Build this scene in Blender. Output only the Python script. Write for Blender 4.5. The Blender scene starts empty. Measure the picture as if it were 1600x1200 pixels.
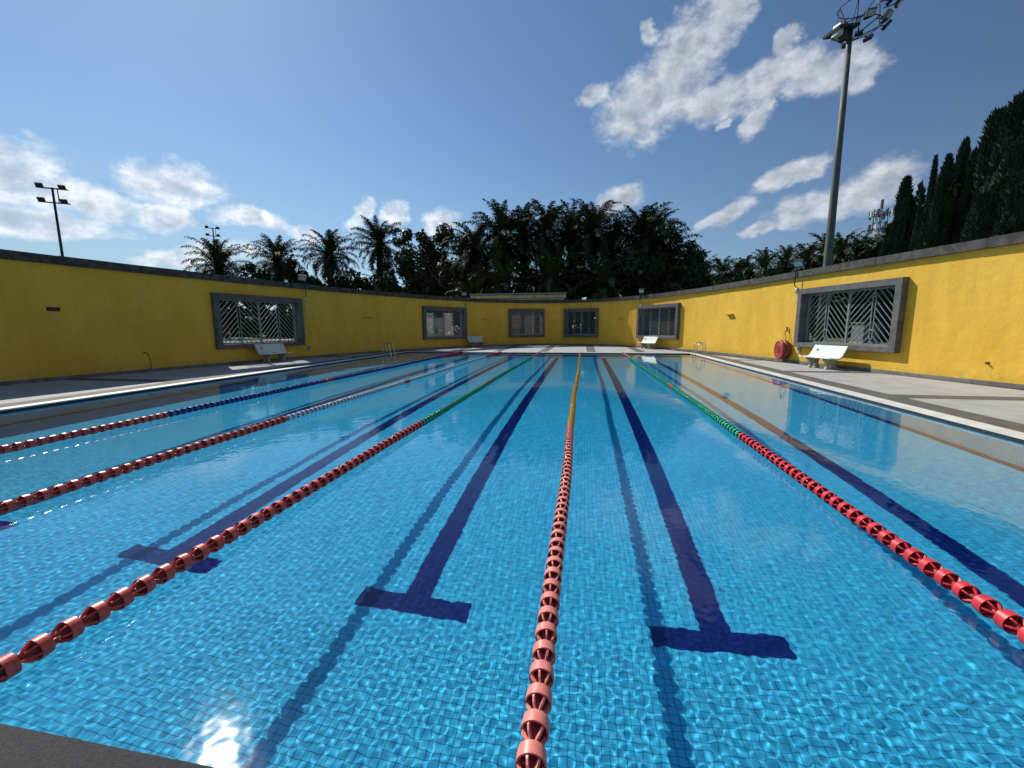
import bpy, math, random
import numpy as np
from mathutils import Vector, Matrix, Euler
S = bpy.context.scene
COL = S.collection
R = math.radians
SUN_EL, SUN_AZ = R(42.6), R(-49.2)          # azimuth from the pool's long axis (+Y), to the left

# ------------------------------------------------------------------ camera
cd = bpy.data.cameras.new('camera'); cam = bpy.data.objects.new('camera', cd); COL.objects.link(cam); S.camera = cam
cd.sensor_width = 36; cd.lens = 642.67 / 1600 * 36; cd.clip_start = .05; cd.clip_end = 4000
_p, _y, _r = .13859, .1723, -.0049
_f = Vector((-math.sin(_y) * math.cos(_p), math.cos(_y) * math.cos(_p), -math.sin(_p)))
_rt = Vector((math.cos(_y), math.sin(_y), 0)); _u = _rt.cross(_f)
_r2 = math.cos(_r) * _rt + math.sin(_r) * _u; _u2 = -math.sin(_r) * _rt + math.cos(_r) * _u
_M = Matrix((_r2, _u2, -_f)).transposed().to_4x4(); _M.translation = (0, 0, 1.6105); cam.matrix_world = _M

# ------------------------------------------------------------------ sky with clouds
class NT:
    def __init__(s, tree): s.t = tree; s.n = tree.nodes; s.l = tree.links
    def new(s, typ, **kw):
        n = s.n.new(typ)
        for k, v in kw.items(): setattr(n, k, v)
        return n
    def link(s, a, b): s.l.new(a, b)
    def set(s, sock, v):
        if isinstance(v, bpy.types.NodeSocket): s.l.new(v, sock)
        elif v is not None: sock.default_value = v
    def math(s, op, a, b=None, c=None, clamp=False):
        n = s.n.new('ShaderNodeMath'); n.operation = op; n.use_clamp = clamp
        s.set(n.inputs[0], a); s.set(n.inputs[1], b); s.set(n.inputs[2], c)
        return n.outputs[0]
    def vmath(s, op, a, b=None):
        n = s.n.new('ShaderNodeVectorMath'); n.operation = op
        s.set(n.inputs[0], a); s.set(n.inputs[1], b)
        return n.outputs['Value'] if op in ('DOT_PRODUCT', 'LENGTH') else n.outputs[0]
    def noise(s, vec, scale, detail=4, rough=.55, dist=0):
        n = s.n.new('ShaderNodeTexNoise'); s.set(n.inputs['Vector'], vec)
        n.inputs['Scale'].default_value = scale; n.inputs['Detail'].default_value = detail
        n.inputs['Roughness'].default_value = rough; n.inputs['Distortion'].default_value = dist
        return n
    def ramp(s, x, a, b, c=0., d=1., smooth=True):
        n = s.n.new('ShaderNodeMapRange'); n.interpolation_type = 'SMOOTHSTEP' if smooth else 'LINEAR'
        s.set(n.inputs[0], x); n.inputs[1].default_value = a; n.inputs[2].default_value = b
        n.inputs[3].default_value = c; n.inputs[4].default_value = d
        return n.outputs[0]
    def mix(s, f, a, b, mode='MIX'):
        n = s.n.new('ShaderNodeMix'); n.data_type = 'RGBA'; n.blend_type = mode
        s.set(n.inputs[0], f)
        for k, v in ((6, a), (7, b)):
            if isinstance(v, tuple): v = (*v[:3], 1)
            s.set(n.inputs[k], v)
        return n.outputs[2]
    def xyz(s, x, y, z):
        n = s.n.new('ShaderNodeCombineXYZ'); s.set(n.inputs[0], x); s.set(n.inputs[1], y); s.set(n.inputs[2], z)
        return n.outputs[0]

W = bpy.data.worlds.new('World'); S.world = W; W.use_nodes = True
nt = NT(W.node_tree); bg = nt.n['Background']; bg.inputs[1].default_value = .08
sky = nt.new('ShaderNodeTexSky', sky_type='NISHITA', sun_disc=False, sun_elevation=SUN_EL, sun_rotation=SUN_AZ)
sky.air_density = 1.0; sky.dust_density = .2; sky.ozone_density = 2.0
tcg = nt.new('ShaderNodeTexCoord').outputs['Generated']
sp = nt.new('ShaderNodeSeparateXYZ'); nt.link(tcg, sp.inputs[0])
az = nt.math('MULTIPLY', nt.math('ARCTAN2', sp.outputs[0], sp.outputs[1]), 57.29578)
el = nt.math('MULTIPLY', nt.math('ARCSINE', sp.outputs[2]), 57.29578)
ae = nt.xyz(az, el, 0.)
w1 = nt.noise(ae, .16, 7, .62)
wv = nt.vmath('SUBTRACT', w1.outputs['Color'], (.5, .5, .5))
wsc = nt.new('ShaderNodeVectorMath', operation='MULTIPLY'); nt.link(wv, wsc.inputs[0]); wsc.inputs[1].default_value = (6.5, 3.6, 0)
aw = nt.vmath('ADD', ae, wsc.outputs[0])
awp = nt.new('ShaderNodeSeparateXYZ'); nt.link(aw, awp.inputs[0]); aw1 = nt.xyz(awp.outputs[0], awp.outputs[1], 1.)
CL = [(-60, 13.4, 5.6, 3.0, -8), (-53.6, 11.7, 3.2, 1.7, -12), (-47.6, 14.5, 3.9, 2.2, 0), (-48.4, 11.2, 2.6, 1.5, 0), (-41, 12.0, 3.7, 1.2, -4),
      (-35.5, 11.0, 2, .8, 0), (-29, 14.2, 2.2, 1.3, 35), (-24.7, 14.3, 1.6, 1.4, 30), (-19.2, 13.6, 2.8, 1.8, 5), (-58, 9.2, 6, 1.3, 0), (-46, 7.6, 5, 1.3, 10),
      (4.3, 15.9, 3.3, 1.5, 12), (7, 31.3, 1.1, .9, 20), (.4, 26.5, 2.3, 1.1, 20), (6.4, 25.0, 5.0, 3.7, 20), (10.8, 27.8, 5.8, 3.7, 45), (15.2, 31.4, 3.4, 2.8, 50),
      (14.3, 24.7, 4.8, 2.0, 5), (20, 25.0, 5.2, 2.0, 10), (25.2, 24.5, 4, 1.8, 5), (28.3, 23.3, 2.1, 1.1, 15), (21.9, 28, 1.4, .9, 40), (19.0, 22.2, 2.2, 1.3, 40),
      (22.5, 16, 3.6, 1.1, 22), (16.6, 12.6, 3.4, .9, 18), (25.6, 12.7, 4.8, 1.7, 15), (30.6, 13.8, 3.4, 1.8, 20), (15, 22.4, 1.1, .5, 20), (20.4, 10.8, 2.6, .6, 5), (35, 8.6, 4, 1.2, 5),
      (-80, 12, 9, 3, 0), (62, 17, 6, 2.4, 10), (85, 25, 8, 4, 0), (-110, 20, 12, 5, 5), (120, 16, 12, 4, 0), (165, 24, 9, 5, 10), (-150, 14, 12, 4, 0), (-85, 34, 7, 4, 20), (70, 42, 7, 5, 10)]
cov = None
for a, e, ra, re_, th in CL:
    c, s_ = math.cos(R(th)), math.sin(R(th))
    uu = nt.vmath('DOT_PRODUCT', aw1, (c / ra, s_ / ra, -(a * c + e * s_) / ra))
    vv = nt.vmath('DOT_PRODUCT', aw1, (-s_ / re_, c / re_, (a * s_ - e * c) / re_))
    d = nt.math('ADD', nt.math('MULTIPLY', uu, uu), nt.math('MULTIPLY', vv, vv))
    d = nt.math('SUBTRACT', 1.25, d)
    cov = d if cov is None else nt.math('SMOOTH_MAX', cov, d, .18)
fine = nt.noise(nt.xyz(az, nt.math('MULTIPLY', el, 1.5), 3.), .42, 12, .60)
fn = nt.math('MULTIPLY', nt.math('SUBTRACT', fine.outputs['Fac'], .5), 2.5)
dens = nt.math('ADD', cov, fn)
alpha = nt.ramp(dens, -.3, 1.35)
alpha = nt.math('MULTIPLY', alpha, .93)
thick = nt.ramp(nt.math('ADD', cov, nt.math('MULTIPLY', nt.math('SUBTRACT', nt.noise(ae, .35, 5, .6).outputs['Fac'], .5), 3.)), .5, 1.5)
fine2 = nt.noise(nt.xyz(nt.math('ADD', az, -.9), nt.math('MULTIPLY', nt.math('ADD', el, .8), 1.5), 3.), .42, 5, .52)
fine1 = nt.noise(nt.xyz(az, nt.math('MULTIPLY', el, 1.5), 3.), .42, 5, .52)
relief = nt.math('MULTIPLY', nt.math('SUBTRACT', fine1.outputs['Fac'], fine2.outputs['Fac']), 2.6)
relief = nt.ramp(relief, -.5, .5, .84, 1.14, False)
leftness = nt.ramp(az, -8., -25., 0., 1.)
ccol = nt.mix(thick, (8.2, 8.6, 9.2), (5.6, 6.3, 7.3))
ccol = nt.mix(leftness, ccol, nt.mix(thick, (12.6, 12.8, 13.0), (6.8, 8.0, 9.8)))
ccol = nt.mix(1., ccol, relief, 'MULTIPLY')
hz = nt.ramp(el, 24., 0., 0., 1.)
hzl = nt.math('MULTIPLY', hz, nt.ramp(az, 15., -60., .1, .7))
sdot = nt.vmath('DOT_PRODUCT', tcg, tuple(Vector((math.sin(SUN_AZ) * math.cos(SUN_EL), math.cos(SUN_AZ) * math.cos(SUN_EL), math.sin(SUN_EL)))))
skc = nt.mix(nt.ramp(sdot, .1, .95, 0., 1., False), nt.mix(1., sky.outputs[0], (.74, .80, .93), 'MULTIPLY'), nt.mix(1., sky.outputs[0], (.98, 1.20, 1.30), 'MULTIPLY'))
skc = nt.mix(hzl, skc, (4.6, 6.4, 7.9))
nt.link(nt.mix(alpha, skc, ccol), bg.inputs[0])

# ------------------------------------------------------------------ sun
L = bpy.data.lights.new('sun', 'SUN'); L.energy = 4.8; L.angle = R(.5); L.color = (1, .95, .87)
L.cycles.is_caustics_light = True
sun = bpy.data.objects.new('sun', L); COL.objects.link(sun)
SD = Vector((math.sin(SUN_AZ) * math.cos(SUN_EL), math.cos(SUN_AZ) * math.cos(SUN_EL), math.sin(SUN_EL)))
sun.rotation_euler = SD.to_track_quat('Z', 'Y').to_euler(); sun.location = SD * 200
vs = S.view_settings; vs.view_transform = 'Standard'; vs.look = 'None'; vs.exposure = 0; vs.gamma = 1
S.cycles.use_denoising = True
S.cycles.sample_clamp_indirect = 120
S.cycles.max_bounces = 10; S.cycles.transmission_bounces = 8; S.cycles.glossy_bounces = 4; S.cycles.diffuse_bounces = 3

# ------------------------------------------------------------------ helpers
rng = random.Random(7)
class MB:
    def __init__(s): s.v = []; s.f = []; s.m = []
    def add(s, vs, fs, mi=0, M=None):
        b = len(s.v)
        s.v += [tuple(M @ Vector(v)) if M is not None else tuple(v) for v in vs]
        s.f += [tuple(b + i for i in f) for f in fs]; s.m += [mi] * len(fs); return s
    def box(s, c, d, mi=0, M=None, rot=None):
        x, y, z = (q / 2 for q in d)
        vv = [Vector((a * x, b * y, e * z)) for a in (-1, 1) for b in (-1, 1) for e in (-1, 1)]
        if rot is not None: vv = [rot @ v for v in vv]
        vv = [v + Vector(c) for v in vv]
        return s.add(vv, [(0, 1, 3, 2), (4, 6, 7, 5), (0, 4, 5, 1), (2, 3, 7, 6), (0, 2, 6, 4), (1, 5, 7, 3)], mi, M)
    def bar(s, a, b, w, h=None, mi=0, up=(0, 0, 1)):
        a, b = Vector(a), Vector(b); d = b - a; h = h or w
        u = Vector(up); x = d.cross(u)
        if x.length < 1e-6: x = d.cross(Vector((1, 0, 0)))
        x.normalize(); y = x.cross(d).normalized(); n = d.normalized()
        return s.box((a + b) / 2, (w, h, d.length), mi, None, Matrix((x, y, n)).transposed())
    def tube(s, pts, rad, n=8, mi=0, cap=True):
        pts = [Vector(p) for p in pts]; rings = []; b = len(s.v)
        rs = rad if isinstance(rad, (list, tuple)) else [rad] * len(pts); prev = None
        for i, p in enumerate(pts):
            t = (pts[min(i + 1, len(pts) - 1)] - pts[max(i - 1, 0)]).normalized()
            if prev is None:
                x = t.orthogonal().normalized()
            else:
                x = (prev - t * prev.dot(t)).normalized()
            prev = x; y = t.cross(x)
            for k in range(n):
                a = 2 * math.pi * k / n; s.v.append(tuple(p + (x * math.cos(a) + y * math.sin(a)) * rs[i]))
        for i in range(len(pts) - 1):
            for k in range(n):
                q = b + i * n; s.f.append((q + k, q + (k + 1) % n, q + n + (k + 1) % n, q + n + k)); s.m.append(mi)
        if cap:
            s.f.append(tuple(b + k for k in reversed(range(n)))); s.m.append(mi)
            q = b + (len(pts) - 1) * n; s.f.append(tuple(q + k for k in range(n))); s.m.append(mi)
        return s
    def prism(s, poly, z0, z1, mi=0, M=None):
        n = len(poly)
        return s.add([(x, y, z0) for x, y in poly] + [(x, y, z1) for x, y in poly],
                     [tuple(reversed(range(n))), tuple(range(n, 2 * n))] + [(i, (i + 1) % n, n + (i + 1) % n, n + i) for i in range(n)], mi, M)
    def mesh(s, name, mats, smooth=False):
        me = bpy.data.meshes.new(name); me.from_pydata(s.v, [], s.f)
        for m in (mats if isinstance(mats, (list, tuple)) else [mats]): me.materials.append(m)
        me.polygons.foreach_set('material_index', s.m)
        if smooth: me.polygons.foreach_set('use_smooth', [True] * len(s.f))
        me.validate(); me.update(); return me
    def build(s, name, mats, parent=None, smooth=False, M=None):
        return link(name, s.mesh(name, mats, smooth), parent, M)
def link(name, data, parent=None, M=None):
    o = bpy.data.objects.new(name, data); COL.objects.link(o); o.parent = parent
    if M is not None: o.matrix_local = M
    return o
def tag(o, label=None, cat=None, group=None, kind=None):
    for k, v in (('label', label), ('category', cat), ('group', group), ('kind', kind)):
        if v: o[k] = v
    return o
def empty(name, loc, rz=0, label=None, cat=None, group=None):
    o = bpy.data.objects.new(name, None); COL.objects.link(o); o.location = loc; o.rotation_euler = (0, 0, rz)
    o.empty_display_size = .2
    return tag(o, label, cat, group)
def copy_tree(o, parent=None):
    c = o.copy(); COL.objects.link(c); c.parent = parent
    for ch in list(o.children): copy_tree(ch, c)
    return c
def relabel(o, label, loc, rz, sc=None):
    o['label'] = label; o.location = loc; o.rotation_euler = (0, 0, rz)
    if sc: o.scale = (sc, sc, sc)
    return o

# ------------------------------------------------------------------ materials
def mat(name, col, rough=.7, metal=0., var=0., vscale=4., bump=0., bscale=60., spec=.5, col2=None, stretch=None, detail=5):
    m = bpy.data.materials.new(name); m.use_nodes = True; t = NT(m.node_tree); b = t.n['Principled BSDF']
    b.inputs['Roughness'].default_value = rough; b.inputs['Metallic'].default_value = metal
    b.inputs['Specular IOR Level'].default_value = spec
    b.inputs['Base Color'].default_value = (*col, 1)
    co = t.new('ShaderNodeTexCoord').outputs['Object']
    if stretch:
        mp = t.new('ShaderNodeMapping'); t.link(co, mp.inputs[0]); mp.inputs['Scale'].default_value = stretch; co = mp.outputs[0]
    if var or col2:
        n = t.noise(co, vscale, detail, .6)
        f = t.ramp(n.outputs['Fac'], .32, .68)
        a = tuple(c * (1 - var) for c in col); c2 = col2 or tuple(min(1, c * (1 + var)) for c in col)
        t.link(t.mix(f, a if not col2 else col, c2), b.inputs['Base Color'])
        t.link(t.ramp(n.outputs['Fac'], .2, .8, rough * .85, min(1, rough * 1.12)), b.inputs['Roughness'])
    if bump:
        n2 = t.noise(t.new('ShaderNodeTexCoord').outputs['Object'], bscale, 4, .6)
        bp = t.new('ShaderNodeBump'); bp.inputs['Strength'].default_value = bump; bp.inputs['Distance'].default_value = .02
        t.link(n2.outputs['Fac'], bp.inputs['Height']); t.link(bp.outputs[0], b.inputs['Normal'])
    return m

def mat_wall():
    m = bpy.data.materials.new('yellow_painted_render'); m.use_nodes = True; t = NT(m.node_tree); b = t.n['Principled BSDF']
    co = t.new('ShaderNodeTexCoord').outputs['Object']
    mp = t.new('ShaderNodeMapping'); t.link(co, mp.inputs[0]); mp.inputs['Scale'].default_value = (1, 1, .35)
    n = t.noise(mp.outputs[0], 1.3, 6, .62); n2 = t.noise(co, 7., 6, .65)
    mp2 = t.new('ShaderNodeMapping'); t.link(co, mp2.inputs[0]); mp2.inputs['Scale'].default_value = (3.2, 3.2, .12)
    n3 = t.noise(mp2.outputs[0], 1.6, 5, .6)
    c = t.mix(t.ramp(n.outputs['Fac'], .35, .66), (.76, .442, .036), (.86, .52, .056))
    c = t.mix(t.ramp(n2.outputs['Fac'], .42, .75, 0, .35), c, (.64, .42, .05))
    c = t.mix(t.ramp(n3.outputs['Fac'], .5, .78, 0, .30), c, (.50, .34, .06))
    # splash-back dirt low on the wall
    s = t.new('ShaderNodeSeparateXYZ'); t.link(co, s.inputs[0])
    low = t.math('MULTIPLY', t.ramp(s.outputs[2], .55, .1), t.ramp(n2.outputs['Fac'], .35, .65, .1, .5))
    c = t.mix(low, c, (.46, .32, .07))
    t.link(c, b.inputs['Base Color']); b.inputs['Roughness'].default_value = .62; b.inputs['Specular IOR Level'].default_value = .35
    h = t.math('ADD', t.math('MULTIPLY', t.noise(co, 3.2, 3, .5).outputs['Fac'], 1.0), t.math('MULTIPLY', t.noise(co, 34., 4, .65).outputs['Fac'], .35))
    bp = t.new('ShaderNodeBump'); bp.inputs['Strength'].default_value = .55; bp.inputs['Distance'].default_value = .03
    t.link(h, bp.inputs['Height']); t.link(bp.outputs[0], b.inputs['Normal'])
    return m

def mat_tile(name, c1, c2, grout, wall=None):
    m = bpy.data.materials.new(name); m.use_nodes = True; t = NT(m.node_tree); b = t.n['Principled BSDF']
    co = t.new('ShaderNodeTexCoord').outputs['Object']
    s = t.new('ShaderNodeSeparateXYZ'); t.link(co, s.inputs[0])
    if wall == 'x': co = t.xyz(s.outputs[0], s.outputs[2], 0.)
    elif wall == 'y': co = t.xyz(s.outputs[1], s.outputs[2], 0.)
    br = t.new('ShaderNodeTexBrick'); br.offset = 0; br.inputs['Scale'].default_value = 20; br.inputs['Brick Width'].default_value = 1
    br.inputs['Row Height'].default_value = 1; br.inputs['Mortar Size'].default_value = .042; br.inputs['Mortar Smooth'].default_value = .3
    t.link(co, br.inputs['Vector'])
    for k, c in (('Color1', c1), ('Color2', c2), ('Mortar', grout)): br.inputs[k].default_value = (*c, 1)
    n = t.noise(co, .55, 4, .6)
    c = t.mix(t.ramp(n.outputs['Fac'], .3, .7, 0, .35), br.outputs['Color'], tuple(x * .8 for x in c1), 'MIX')
    wn = t.new('ShaderNodeTexWhiteNoise', noise_dimensions='2D')
    fl = t.new('ShaderNodeVectorMath', operation='FLOOR'); sc = t.new('ShaderNodeVectorMath', operation='SCALE'); t.link(co, sc.inputs[0]); sc.inputs['Scale'].default_value = 20
    t.link(sc.outputs[0], fl.inputs[0]); t.link(fl.outputs[0], wn.inputs['Vector'])
    c = t.mix(.5, br.outputs['Color'], t.mix(1., c, t.ramp(wn.outputs['Value'], 0, 1, .82, 1.1, False), 'MULTIPLY'))
    c = t.mix(t.ramp(n.outputs['Fac'], .35, .7, 0, .22), c, tuple(x * .72 for x in c1))
    t.link(c, b.inputs['Base Color']); b.inputs['Roughness'].default_value = .55; b.inputs['Specular IOR Level'].default_value = .04
    return m

M_wall = mat_wall()
M_cope = mat('weathered_concrete_coping', (.03, .029, .026), .9, col2=(.105, .10, .09), vscale=5, bump=.6, bscale=25, detail=8)
M_frame = mat('grey_concrete_surround', (.085, .084, .08), .85, col2=(.15, .148, .14), vscale=3.5, bump=.35, bscale=30, detail=8)
M_plinth = mat('grey_plinth', (.17, .168, .16), .85, var=.28, vscale=3, bump=.3)
M_bar = mat('grey_painted_steel', (.21, .235, .24), .45, var=.12, vscale=9)
M_pale = mat('washed_granite_paving', (.35, .35, .335), .8, col2=(.43, .43, .415), vscale=1.6, bump=.35, bscale=160, detail=9)
M_dark = mat('dark_granite_band', (.115, .105, .09), .8, var=.2, vscale=3, bump=.35, bscale=160, detail=9)
M_joint = mat('deck_bedding', (.16, .155, .145), .9, var=.2)
M_white = mat('white_pool_coping', (.66, .66, .60), .55, var=.1, vscale=2.5, bump=.1)
M_near = mat('shade_darkened_granite', (.010, .0115, .0145), .75, var=.35, vscale=60, bump=.35, bscale=220)  # speckled granite, base colour darkened to paint the shade on the near deck
POOL1, POOL2, GR = (.040, .455, .74), (.055, .52, .80), (.006, .10, .20)
M_tile = mat_tile('blue_mosaic_floor', POOL1, POOL2, GR)
WC1, WC2, WG = (.13, .45, .62), (.17, .51, .68), (.05, .20, .30)
M_tx = mat_tile('blue_mosaic_end_wall', WC1, WC2, WG, 'x')
M_ty = mat_tile('blue_mosaic_side_wall', WC1, WC2, WG, 'y')
M_navy = mat_tile('navy_mosaic', (.001, .012, .12), (.002, .016, .15), (.008, .03, .16))
M_grout = mat('grout', GR, .8)
M_gutter_shade = mat('gutter_shade_paint', (.03, .03, .028), .8, var=.2)  # dark colour stands in for the shade in the gutter recess
M_bench = mat('pale_terrazzo', (.60, .67, .60), .6, var=.10, vscale=14, bump=.1, detail=8)
M_bleg = mat('green_grey_cast_stone', (.33, .35, .29), .8, var=.2, vscale=9, bump=.3)
M_black = mat('black_paint', (.012, .012, .013), .6)
M_chrome = mat('stainless_steel', (.62, .62, .60), .22, 1.0)
M_red = mat('red_moulded_plastic', (.33, .040, .048), .45, var=.12, vscale=6)
M_redd = mat('dark_red_plastic', (.20, .022, .028), .45, var=.15, vscale=6)
M_rope = mat('hemp_cord', (.16, .12, .07), .9)
M_galv = mat('galvanised_steel', (.10, .115, .11), .65, .2, var=.18, vscale=3)
M_dsteel = mat('dark_steel', (.035, .038, .045), .5, .3)
M_purple = mat('plum_steel', (.045, .03, .06), .5, .3)
M_glass = mat('lamp_glass', (.42, .45, .42), .15)
M_lampw = mat('pale_lamp_housing', (.62, .66, .62), .4)
M_ylamp = mat('yellow_painted_lamp', (.70, .46, .06), .5)
M_grass = mat('grass', (.045, .075, .018), .9, col2=(.085, .115, .032), vscale=.6, bump=.8, bscale=14, detail=9)
M_path = mat('pale_concrete_path', (.42, .40, .36), .85, var=.15, vscale=1, bump=.2)
M_white_w = mat('off_white_render', (.36, .36, .34), .75, var=.12, vscale=1.5)
M_bwall = mat('shaded_block_wall', (.11, .115, .11), .85, var=.25, vscale=1.2)
M_cab = mat('grey_cabinet_paint', (.21, .22, .22), .6, var=.15)
M_roofm = mat('grey_metal_roof', (.22, .24, .25), .5, .3, var=.12)
M_fasc = mat('cream_fascia', (.50, .45, .26), .6, var=.25, vscale=2.2)
M_win = mat('dark_window', (.02, .025, .03), .12)
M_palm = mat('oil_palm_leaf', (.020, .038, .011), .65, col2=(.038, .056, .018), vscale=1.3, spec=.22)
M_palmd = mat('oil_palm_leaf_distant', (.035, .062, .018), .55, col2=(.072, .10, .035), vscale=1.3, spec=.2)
M_dead = mat('dry_frond', (.12, .09, .05), .8, var=.2)
M_trunk = mat('palm_trunk', (.03, .025, .02), .95, var=.4, vscale=5, bump=.8, bscale=12)
M_leaf = mat('broad_leaf', (.022, .040, .012), .5, col2=(.045, .07, .02), vscale=1.5, spec=.2)
M_con = mat('conifer_needles', (.020, .042, .018), .8, col2=(.040, .070, .026), vscale=2.0)
M_bark = mat('bark', (.07, .055, .04), .95, var=.3, vscale=6)
M_sunlit_leaf = mat('painted_sunlit_leaf', (.24, .23, .17), .7, var=.35, vscale=5)  # leaf colour made pale to paint sunlight on the shrubs
def plastic(n, c, r=.38): return mat(n, c, r, var=.10, vscale=25, spec=.5)
M_f = dict(red=plastic('red_float', (.64, .10, .075)), pink=plastic('faded_pink_float', (.78, .25, .20)), blue=plastic('blue_float', (.02, .07, .30)), ice=plastic('pale_blue_float', (.60, .70, .78)),
           green=plastic('green_float', (.02, .36, .20)), yellow=plastic('amber_float', (.66, .34, .03)), crim=plastic('crimson_float', (.60, .035, .045)))

# ------------------------------------------------------------------ the boundary wall's plan curve
CP = [(-16.6, -9), (-16.45, -3), (-16.25, 3), (-15.87, 8.67), (-15.29, 13.0), (-14.2, 18.3), (-12.3, 24.0), (-9.9, 29.2), (-7.0, 32.9), (-2.6, 34.9), (1.2, 34.0),
      (4.04, 31.15), (6.3, 27.0), (7.7, 22.5), (8.75, 18.2), (9.8, 14), (10.6, 11.2), (11.6, 7), (12.4, 2), (13, -4), (13.4, -9)]
def curve(n=40):
    P = np.array(CP, float); out = []
    for i in range(1, len(P) - 2):
        a, b, c, d = P[i - 1:i + 3]
        for t in np.linspace(0, 1, n, endpoint=False):
            out.append(.5 * ((2 * b) + (-a + c) * t + (2 * a - 5 * b + 4 * c - d) * t * t + (-a + 3 * b - 3 * c + d) * t ** 3))
    out.append(P[-2]); return np.array(out)
CV = curve(); SL = np.r_[0, np.cumsum(np.linalg.norm(np.diff(CV, axis=0), axis=1))]; SMAX = SL[-1]
def cpos(s): return Vector((np.interp(s, SL, CV[:, 0]), np.interp(s, SL, CV[:, 1]), 0))
def ctan(s): return (cpos(min(s + .05, SMAX)) - cpos(max(s - .05, 0))).normalized()
def cnrm(s):                                   # towards the pool
    t = ctan(s); return Vector((t.y, -t.x, 0))
DZ = .06                                       # deck level above the water
PX0, PX1, PY0, PY1 = -11.1, 5.98, 1.05, 24.8   # pool rectangle
PD = -1.45

# ------------------------------------------------------------------ ground, deck, pool shell
def ground_mesh():
    b = MB(); ss = np.linspace(0, SMAX, 90); inner = [cpos(s) - cnrm(s) * .1 for s in ss]
    cx, cy = -2., 12.; n = len(inner)
    for q in inner: b.v.append((q.x, q.y, .02))
    rad = 1500
    for q in inner:
        a = math.atan2(q.y - cy, q.x - cx); b.v.append((cx + rad * math.cos(a), cy + rad * math.sin(a), .02))
    for i in range(n - 1): b.f.append((i, i + 1, n + i + 1, n + i)); b.m.append(0)
    b.f.append((n - 1, 0, n, 2 * n - 1)); b.m.append(0)
    return b
tag(ground_mesh().build('ground', M_grass), 'grass field around and behind the pool enclosure', kind='structure')
pb = MB(); pts = [(-75, 18), (-62, 33), (-49, 43), (-38, 51), (-26, 57), (-14, 60)]
for i in range(len(pts) - 1):
    a, c = Vector((*pts[i], 0)), Vector((*pts[i + 1], 0)); d = (c - a).normalized(); nn = Vector((-d.y, d.x, 0)) * 2.0
    pb.add([a - nn + Vector((0, 0, .06)), c - nn + Vector((0, 0, .06)), c + nn + Vector((0, 0, .06)), a + nn + Vector((0, 0, .06))], [(0, 1, 2, 3)])
tag(pb.build('path', M_path), 'pale concrete path beyond the left wall', kind='structure')

def clip_poly(poly, nx, ny, c):                # keep nx*x+ny*y<=c
    out = []
    for i in range(len(poly)):
        a, b = poly[i], poly[(i + 1) % len(poly)]; da = nx * a[0] + ny * a[1] - c; db = nx * b[0] + ny * b[1] - c
        if da <= 0: out.append(a)
        if da * db < 0: t = da / (da - db); out.append((a[0] + (b[0] - a[0]) * t, a[1] + (b[1] - a[1]) * t))
    return out
HP = []                                        # half planes of the (nearly convex) deck outline, kerb line inside the wall
for s in np.arange(5.5, SMAX - 9, 1.1):
    q = cpos(s) + cnrm(s) * .035; n = -cnrm(s); HP.append((n.x, n.y, n.x * q.x + n.y * q.y))
def clip_deck(poly, inset=0.):
    for nx, ny, c in HP:
        poly = clip_poly(poly, nx, ny, c - inset)
        if len(poly) < 3: return None
    A = sum(poly[i][0] * poly[(i + 1) % len(poly)][1] - poly[(i + 1) % len(poly)][0] * poly[i][1] for i in range(len(poly))) / 2
    return poly if abs(A) > .02 else None
deck = MB()
for (x0, x1, y0, y1) in ((-19, PX0 - .2, -9, 40), (PX1 + .2, 15, -9, 40), (PX0 - .2, PX1 + .2, PY1 + .2, 40), (PX0 - .2, PX1 + .2, -9, PY0 - .2)):
    q = clip_deck([(x0, y0), (x1, y0), (x1, y1), (x0, y1)], -.03)
    if q: deck.prism(q, -.25, DZ - .006)
deck_o = tag(deck.build('pool_deck', M_joint), 'granite paved deck round the pool', kind='structure')
# paving: dark bands and pale slabs, each laid with an open joint
def lay(x0, x1, y0, y1, dark, g=.0035):
    q = clip_deck([(x0 + g, y0 + g), (x1 - g, y0 + g), (x1 - g, y1 - g), (x0 + g, y1 - g)])
    if not q: return
    dz = rng.uniform(-.0008, .0008)
    MB().prism(q, DZ - .004, DZ + dz).build('granite_band' if dark else 'paving_slab', M_dark if dark else M_pale, deck_o)
CW, BW = .28, .55                              # coping and dark band widths
XR, XL = PX1 + CW, PX0 - CW
ybands = [-5.1, 0., 5., 9.95, 15., 19.9]
for side in (1, -1):
    xa = XR if side > 0 else XL
    def X(a, b): return (xa + a, xa + b) if side > 0 else (xa - b, xa - a)
    y = -7.6
    while y < 26.0:                            # long band beside the coping
        lay(*X(0, BW), y, min(y + 2.5, 26.0), True); y += 2.5
    cols = [BW, 3.05, 5.6, 8.2]
    for yb in ybands:
        for ca, cb in zip(cols[:-1], cols[1:]): lay(*X(ca, cb), yb, yb + .5, True)
    for k, yb in enumerate(ybands):
        ye = ybands[k + 1] if k + 1 < len(ybands) else 25.5
        mid = (yb + .5 + ye) / 2
        for ya, yc in ((yb + .5, mid), (mid, ye)):
            for ca, cb in zip(cols[:-1], cols[1:]): lay(*X(ca, cb), ya, yc, False)
lay(XL, XR, PY1 + CW, PY1 + CW + .42, False)
xb = [-17.8, -14.7, -11.65, -8.65, -5.7, -2.75, .2, 3.15, 6.15, 9.2, 12.2]
rows = [(PY1 + CW + .42, 29.3), (29.3, 33.2), (33.2, 37)]
rows_side = rows
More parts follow.
